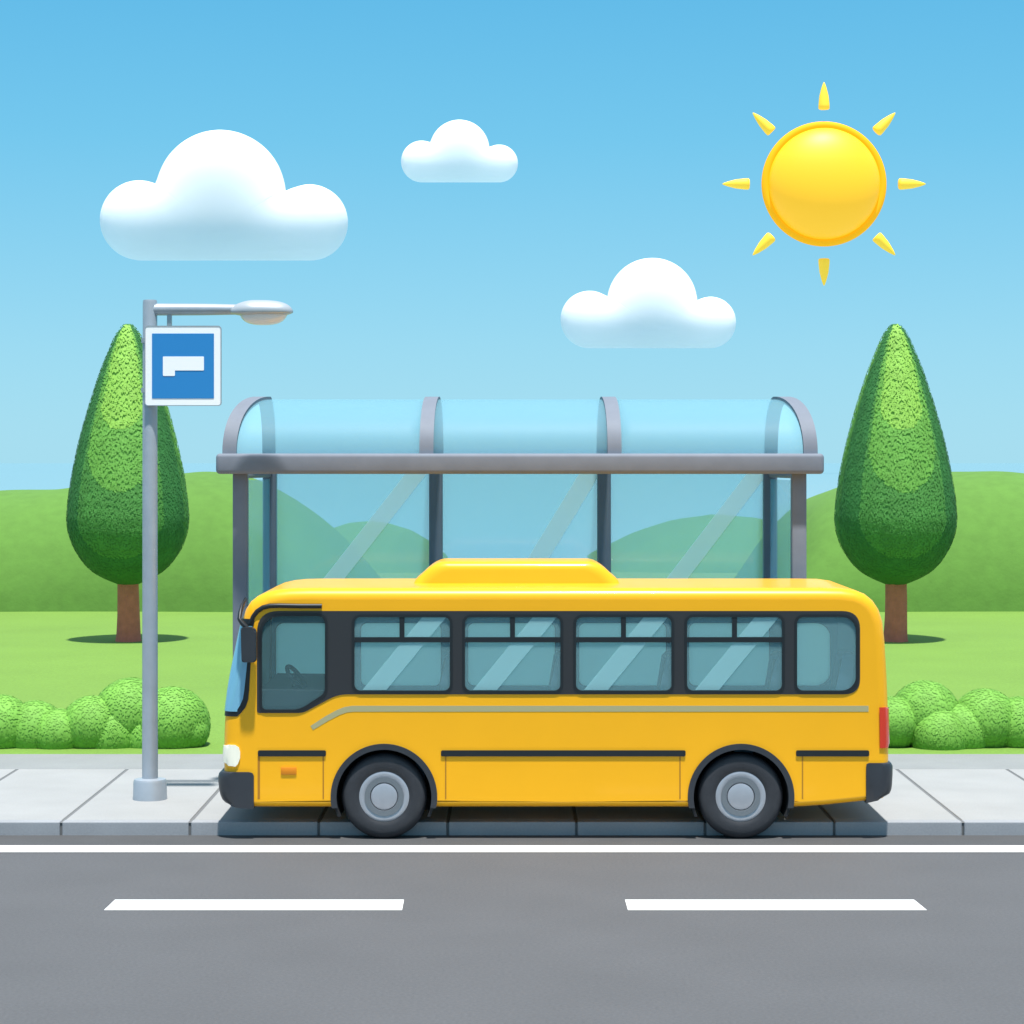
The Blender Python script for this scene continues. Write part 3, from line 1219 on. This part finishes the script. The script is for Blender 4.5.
SEATS = []
for i, w in enumerate(near_windows):
    fr = link('window', ring(offset(w, .032), w, -.014, .018), M['black'], bus)
    link('pane', prism(offset(w, .006), .004, .010), M['pane'] if i else M['pane_clear'], fr, smooth=0)
    if 1 <= i <= 4:
        xs = [p[0] for p in w]
        x0, x1 = min(xs), max(xs)
        b = bmesh.new()
        box(b, x0 + .002, x1 - .002, -.010, .016, BZ(642.3), BZ(637.2))
        link('sash_bar', b, M['black'], fr, smooth=0)
        b = bmesh.new()
        xm = x0 + BX(512.5) - BX(465)
        box(b, xm - .028, xm + .028, -.008, .014, BZ(637.4), BZ(617.2))
        link('sash_divider', b, M['black'], fr, smooth=0)
        # pale diagonal strip painting a reflection on the glass, below and above the sash bar
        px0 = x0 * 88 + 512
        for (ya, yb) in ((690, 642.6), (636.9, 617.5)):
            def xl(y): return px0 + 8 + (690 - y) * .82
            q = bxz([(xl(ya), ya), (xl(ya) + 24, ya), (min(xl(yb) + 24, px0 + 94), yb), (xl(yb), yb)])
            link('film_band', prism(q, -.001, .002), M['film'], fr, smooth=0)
for w in far_windows:
    fr = link('window', ring(offset(w, .03), w, BW - .018, BW + .014), M['black'], bus)
    link('pane', prism(offset(w, .006), BW - .010, BW - .004), M['pane_far'], fr, smooth=0)

# seats inside (backs at the rear edge of each window), steering wheel, dashboard
for px in (441, 552, 662.5, 773, 840):
    b = bmesh.new()
    x = BX(px)
    zt = BZ(655)
    sh = [(x - .42, .98), (x - .42, 1.10), (x - .12, 1.13), (x + .03, zt - .05), (x + .08, zt), (x + .19, zt), (x + .22, zt - .06), (x + .06, 1.0), (x - .02, .98)]
    prism(sh, .16, .62, b)
    bmesh.ops.bevel(b, geom=[e for e in b.edges if abs(e.verts[0].co.y - e.verts[1].co.y) < 1e-6], offset=.025, segments=2, affect='EDGES')
    box(b, x - .3, x - .2, .3, .48, .6, 1.0)
    link('seat', b, M['seat'], bus)
b = bmesh.new()
prism([(BX(258), .7), (BX(258), BZ(690.5)), (BX(323), BZ(691.5)), (BX(326), BZ(692.5)), (BX(326), .7)], .10, 2.15, b)
dash = link('dashboard', b, M['dash'], bus, smooth=0)
b = bmesh.new()
c = Vector((BX(293), .42, BZ(682)))
rt = []
for k in range(36):
    a = 2 * math.pi * k / 36
    rt.append(Vector((math.cos(a) * .17, math.sin(a) * .17, 0)))
rot = Matrix.Rotation(math.radians(52), 3, 'Y')
tilt = Matrix.Rotation(math.radians(14), 3, 'X')
pts_ = [c + tilt @ (rot @ p) for p in rt]
tube(b, pts_ + [pts_[0]], .026, 10, cap=False)
for k in (0, 12, 24):
    tube(b, [c, pts_[k]], .012, 8)
tube(b, [c, c + Vector((-.12, 0, -.3))], .02, 8)
link('steering_wheel', b, M['dash'], bus, smooth=60)


_f = sorted((b_, a_) for a_, b_ in prof if a_ < 256 and b_ < 800)
FRONT_Y, FRONT_X = [q_[0] for q_ in _f], [q_[1] for q_ in _f]
_r = sorted((b_, a_) for a_, b_ in prof if a_ > 870)
REAR_Y, REAR_X = [q_[0] for q_ in _r], [q_[1] for q_ in _r]


def wrap(name, pts, m, eps, y0=None, y1=None, parent=bus, side=1, w=1.2, both=True, rr=RR):
    """a piece that wraps round the rounded front (side 1) or rear (side -1) corner; pts: (px, py, on_the_end?)"""
    b = bmesh.new()
    y0 = 0 if y0 is None else y0
    y1 = BW if y1 is None else y1
    st2 = []
    for k in range(NS + 1):
        th = math.pi / 2 * (1 - k / NS)
        st2.append((rr * (1 - math.sin(th)), 1 - math.cos(th), math.sin(th), math.cos(th)))
    rows = []

    def row(Y, ins):
        r = []
        for px, py, e in pts:
            x = BX(px)
            fx = BX(np.interp(py, FRONT_Y, FRONT_X) if side > 0 else np.interp(py, REAR_Y, REAR_X)) - side * eps + side * rr * w * ins
            if e:
                x = x - side * eps + side * rr * w * ins
            elif side > 0:
                x = max(x, fx + .004)
            else:
                x = min(x, fx - .004)
            r.append(b.verts.new((x, Y, BZ(py))))
        return r
    if y0 == 0:
        for Y, ins, s_, c_ in st2:
            rows.append(row(Y - eps * s_, ins))
    else:
        rows.append(row(y0, 0))
    if y1 == BW:
        for Y, ins, s_, c_ in reversed(st2):
            rows.append(row(BW - Y + eps * s_, ins))
    else:
        rows.append(row(y1, 0))
    n = len(pts)
    for a, c in zip(rows, rows[1:]):
        for k in range(n):
            b.faces.new((a[k], a[(k + 1) % n], c[(k + 1) % n], c[k]))
    b.faces.new(rows[0]); b.faces.new(rows[-1][::-1])
    return link(name, b, m, parent, smooth=30)


front = [(a, b) for a, b in prof if 612 < b < 716 and a < 250]
ws_frame = [(a, b, 1) for a, b in front if 617 < b < 714]
ws_frame = [(223.6, 716.5, 1)] + ws_frame + [(241.3, 620, 1)]
inner_f = [(246, 622, 0), (249.2, 630, 0), (249.2, 690, 0), (248.2, 700, 0), (245.5, 707.5, 0), (241, 713, 0), (234, 716.2, 0)]
ws = wrap('windscreen_frame', ws_frame + inner_f, M['black'], .006)
ws_glass = [(224.2, 711.5, 1)] + [(a, b, 1) for a, b in front if 624 < b < 709] + [(240, 626, 1)]
inner_g = [(243.8, 628, 0), (244.2, 640, 0), (244.4, 690, 0), (243, 699, 0), (240, 705.5, 0), (236, 709.5, 0), (231.5, 711.4, 0)]
wrap('windscreen', ws_glass + inner_g, M['windscreen'], .014, parent=ws)

for y0, y1 in ((0, .42), (BW - .42, BW)):
    hl = [(223.2, 763, 1), (223, 757, 1), (223, 750, 1), (223.4, 746.5, 1), (228, 745, 0), (235, 745, 0), (239, 747.5, 0), (240.3, 752, 0), (240.2, 758, 0), (238, 764, 0),
          (234, 766.5, 0), (228, 766, 0)]
    wrap('headlight', hl, M['head'], .018, y0, y1)
    tlp = [(890, 744, 1), (889.7, 725, 1), (889.3, 709, 1), (886, 707.3, 0), (883, 709, 0), (881.2, 714, 0), (880.8, 742, 0), (882, 746.5, 0), (885, 748, 0), (889, 748, 0)]
    wrap('tail_light', tlp, M['tail'], .016, y0, y1, side=-1, w=1.0)
fbp = [(226.5, 803.5, 1), (223.6, 800.5, 1), (221.6, 796, 1), (220.3, 790, 1), (219.6, 783, 1), (219.5, 778, 1), (220.3, 774.4, 1), (222, 772.6, 1), (224.5, 772, 1), (249, 772, 0), (252.5, 773, 0), (254, 776, 0), (254, 808.5, 0), (244, 808.3, 0), (236, 807.3, 0), (231, 805.8, 0)]
wrap('front_bumper', [(a, b, e) for a, b, e in fbp], M['charcoal'], .03)
rbp = [(889.6, 794.5, 1), (891.2, 791, 1), (892.0, 786, 1), (892.6, 775, 1), (892.6, 767, 1), (891, 764, 1), (888, 763, 1), (869, 763, 0), (866.5, 764, 0), (866, 767, 0), (866, 803.2, 0), (878, 800.5, 0), (887, 796.5, 0)]
wrap('rear_bumper', rbp, M['charcoal'], .02, side=-1, w=1.0)

# roof pod
b = bmesh.new()
pod = []
zb_ = BZ(588.3) - .02
yn, yf = 1.05, 2.12
d1 = (yf - CY) / F
ztop = H - (558 - 462) * d1
xl0, xl1 = P(417, 0, 1.6).x, P(616, 0, 1.6).x
shape = [(xl0 - .03, zb_), (xl0, zb_ + .06)] + [(xl0 + .02 + .33 * t, zb_ + .06 + (ztop - zb_ - .06) * math.sin(t * math.pi / 2) ** .9) for t in (.15, .3, .45, .6, .75, .9, 1)]
shape += [(2 * ((xl0 + xl1) / 2) - x, z) for x, z in reversed(shape)]
r = .10
rows = []
for k in range(6):
    th = math.pi / 2 * (1 - k / 5)
    rows.append((yn + r * (1 - math.sin(th)), r * (1 - math.cos(th))))
rowsv = []
for Y, ins in rows + [(yf - (y - yn), i) for y, i in reversed(rows)]:
    rowsv.append([b.verts.new((x + (ins if x < (xl0 + xl1) / 2 else -ins), Y, z - (ins if z > zb_ + .03 else 0))) for x, z in shape])
n = len(shape)
for a, c_ in zip(rowsv, rowsv[1:]):
    for k in range(n):
        b.faces.new((a[k], a[(k + 1) % n], c_[(k + 1) % n], c_[k]))
b.faces.new(rowsv[0]); b.faces.new(rowsv[-1][::-1])
link('roof_pod', b, M['yellow'], bus, smooth=35)

# wheels, arches
for i, (cx, cy) in enumerate(WC):
    X, Z = BX(cx), BZ(cy)
    zl = BZ(808)
    link('wheel_arch', ring(arc(cx, cy, 53.3 / 88, zl), arc(cx, cy, 47.5 / 88, zl), -.022, .05, closed=False), M['charcoal'], bus)
    b = ring(arc(cx, cy, 50.5 / 88, zl - .1), arc(cx, cy, 47.6 / 88, zl - .1), .0, .52, closed=False)
    a_ = arc(cx, cy, 50.5 / 88, zl - .1)
    prism(a_, .505, .52, b)
    link('wheel_well', b, M['well'], bus)
    for near in (True, False):
        rt_ = 42.6 / 88
        zc = Z if near else Z + PZ - .004       # the far wheels stand up on the pavement
        s = 1 if near else -1
        y_out = .015 if near else BW - .015

        def Y(v):
            return y_out + s * v
        wd = .26
        b = bmesh.new()
        lathe(b, [(0, Y(.035)), (.185, Y(.035)), (.195, Y(.028)), (.205, Y(.020)), (.255, Y(.014)), (.275, Y(.016)), (.286, Y(.022)), (.286, Y(wd - .03)), (0, Y(wd - .03))], 64, 'Y', (X, 0, zc))
        wh = link('wheel', b, M['rim'], bus, smooth=40)
        b = bmesh.new()
        lathe(b, [(.284, Y(.022)), (.30, Y(.012)), (.34, Y(.004)), (.40, Y(.002)), (.44, Y(.010)), (.465, Y(.030)), (rt_, Y(.065)), (rt_, Y(wd - .06)), (.465, Y(wd - .025)),
                  (.42, Y(wd)), (.284, Y(wd))], 80, 'Y', (X, 0, zc))
        link('tyre', b, M['tyre'], wh, smooth=40)
        b = bmesh.new()
        lathe(b, [(.188, Y(.036)), (.188, Y(.014)), (.205, Y(.008)), (.215, Y(.012)), (.222, Y(.03))], 64, 'Y', (X, 0, zc))
        lathe(b, [(.222, Y(.036)), (.222, Y(.008)), (.162, Y(.008)), (.156, Y(.020)), (.156, Y(.036))], 64, 'Y', (X, 0, zc))
        link('rim_ring', b, M['rim_dark'], wh, smooth=40)
        b = bmesh.new()
        lathe(b, [(0, Y(-.004)), (.07, Y(-.002)), (.12, Y(.003)), (.147, Y(.010)), (.155, Y(.022)), (.155, Y(.04)), (0, Y(.04))], 64, 'Y', (X, 0, zc))
        link('hub_cap', b, M['rim'], wh, smooth=40)

# rub strips, seams, stripe, hatch handle
for a0, a1 in ((258, 326), (441, 685.5), (796, 869)):
    b = prism(rrect(BX(a0), BX(a1), BZ(756.3), BZ(750.3), .018, 4), -.016, .004)
    link('rub_strip', b, M['black'], bus, smooth=30)
for a in (258.8, 323.3, 445.7, 680, 802.5):
    b = bmesh.new()
    w_ = 1.2 if a == 258.8 else .7
    box(b, BX(a - w_), BX(a + w_), -.0025, .002, BZ(799), BZ(756))
    link('panel_seam', b, M['seam'], bus, smooth=0)
b = bmesh.new()
box(b, BX(281), BX(296.5), -.014, .002, BZ(774.5), BZ(767), .006, 2)
link('hatch_handle', b, M['orange'], bus)
sp_top = [(868.5, 705.8), (352, 705.8), (346, 706.6), (338, 709.5), (326, 716), (312, 725.5)]
sp_bot = [(309, 730.5), (314.5, 729.8), (329, 721), (341, 714.5), (350, 712), (354, 711.7), (868.5, 711.7)]
sp_top = [(868.5, 705.8), (352, 705.8), (344.5, 707), (337, 710), (325, 716.5), (310.5, 726)]
sp_bot = [(313, 730), (328, 721), (340, 714.8), (347, 712.4), (354, 711.7), (868.5, 711.7)]
link('side_stripe', prism(bxz(sp_top + sp_bot), -.003, .002), M['stripe'], bus, smooth=0)

# drip rail over the driver window, mirror and its arm
b = bmesh.new()
pth = [(322, 606, -.012), (300, 606, -.012), (280, 605.6, -.012), (270, 605.8, -.010), (263, 607.5, -.004), (257, 611.5, .004), (253, 617, .012), (250.3, 624, .016)]
tube(b, [(BX(a), y - .004, BZ(z)) for a, z, y in pth], .027, 10)
link('drip_rail', b, M['black'], bus, smooth=60)
my = -.16
ms = (my - CY) / F


def mp(px, py, y=my):
    v = P(px, py, y)
    return v


b = bmesh.new()
q0, q1 = mp(241.3, 662), mp(256.2, 627)
prism(fillet([(q0.x + .008, q0.z, .03), (q1.x, q0.z, .03), (q1.x, q1.z - .03, .03), (q1.x - .05, q1.z, .02), (q0.x, q1.z, .03)], 4), my - .06, my + .06, b)
bmesh.ops.bevel(b, geom=[e for e in b.edges if abs(e.verts[0].co.y - e.verts[1].co.y) < 1e-6], offset=.015, segments=2, affect='EDGES')
mir = link('mirror', b, M['charcoal'], bus)
b = bmesh.new()
tube(b, [P(245.5, 599, .16), P(242.5, 605, .02), P(240.3, 612, -.08), P(239.3, 619, -.14), P(242, 623, my), P(247, 628, my)], [.022, .024, .024, .024, .028, .03], 10)
link('mirror_arm', b, M['black'], mir, smooth=60)

# ------------------------------------------------------------------ world, sun, camera
EL = math.radians(75)
AZ = math.radians(10)                       # sun stands behind the viewer, a little to the right
sdir = Vector((math.sin(AZ) * math.cos(EL), -math.cos(AZ) * math.cos(EL), math.sin(EL)))
ld = bpy.data.lights.new('sunlight', 'SUN')
ld.energy = 5.0
ld.angle = math.radians(2.0)
ld.color = (1, .98, .94)
lo = bpy.data.objects.new('sunlight', ld)
lo.rotation_euler = sdir.to_track_quat('Z', 'Y').to_euler()
lo.location = sdir * 40
COL.objects.link(lo)

w = bpy.data.worlds.new('World')
scene.world = w
w.use_nodes = True
nt = w.node_tree
bg = nt.nodes['Background']
sky = nt.nodes.new('ShaderNodeTexSky')
sky.sky_type = 'NISHITA'
sky.sun_disc = False
sky.sun_elevation = EL
sky.sun_rotation = math.atan2(sdir.x, sdir.y)
sky.air_density = 1.0
sky.dust_density = .3
sky.ozone_density = 3.0
tc = nt.nodes.new('ShaderNodeTexCoord')
sx = nt.nodes.new('ShaderNodeSeparateXYZ')
nt.links.new(tc.outputs['Generated'], sx.inputs[0])
ramp = nt.nodes.new('ShaderNodeValToRGB')
cr = ramp.color_ramp
SKY = [(0.0, lin(152, 219, 243)), (.05, lin(141, 213, 241)), (.14, lin(104, 197, 236)), (.26, lin(64, 174, 227)), (.36, lin(110, 190, 230)), (.55, lin(172, 200, 222)), (1.0, lin(190, 205, 220))]
cr.elements[0].position = 0
cr.elements[0].color = (*SKY[0][1], 1)
cr.elements[1].position = 1
cr.elements[1].color = (*SKY[-1][1], 1)
for p, c in SKY[1:-1]:
    e = cr.elements.new(p)
    e.color = (*c, 1)
nt.links.new(sx.outputs['Z'], ramp.inputs['Fac'])
STR = .12
gain = nt.nodes.new('ShaderNodeVectorMath')
gain.operation = 'SCALE'
gain.inputs['Scale'].default_value = 2 ** -.4 / STR
nt.links.new(ramp.outputs['Color'], gain.inputs[0])
mix = nt.nodes.new('ShaderNodeMix')
mix.data_type = 'RGBA'
mix.inputs['Factor'].default_value = .88
nt.links.new(sky.outputs['Color'], mix.inputs[6])
nt.links.new(gain.outputs['Vector'], mix.inputs[7])
nt.links.new(mix.outputs[2], bg.inputs['Color'])
bg.inputs['Strength'].default_value = STR

cd = bpy.data.cameras.new('camera')
cd.sensor_width = 36
cd.sensor_fit = 'HORIZONTAL'
cd.lens = F / 1024 * 36
cd.shift_y = -50 / 1024
cd.clip_start = .5
cd.clip_end = 20000
co = bpy.data.objects.new('camera', cd)
co.location = (0, CY, H)
co.rotation_euler = (math.pi / 2, 0, 0)
COL.objects.link(co)
scene.camera = co

vs = scene.view_settings
vs.view_transform = 'Standard'
vs.look = 'None'
vs.exposure = .4
vs.gamma = 1
vs.use_curve_mapping = False
scene.cycles.transparent_max_bounces = 24
scene.cycles.max_bounces = 8
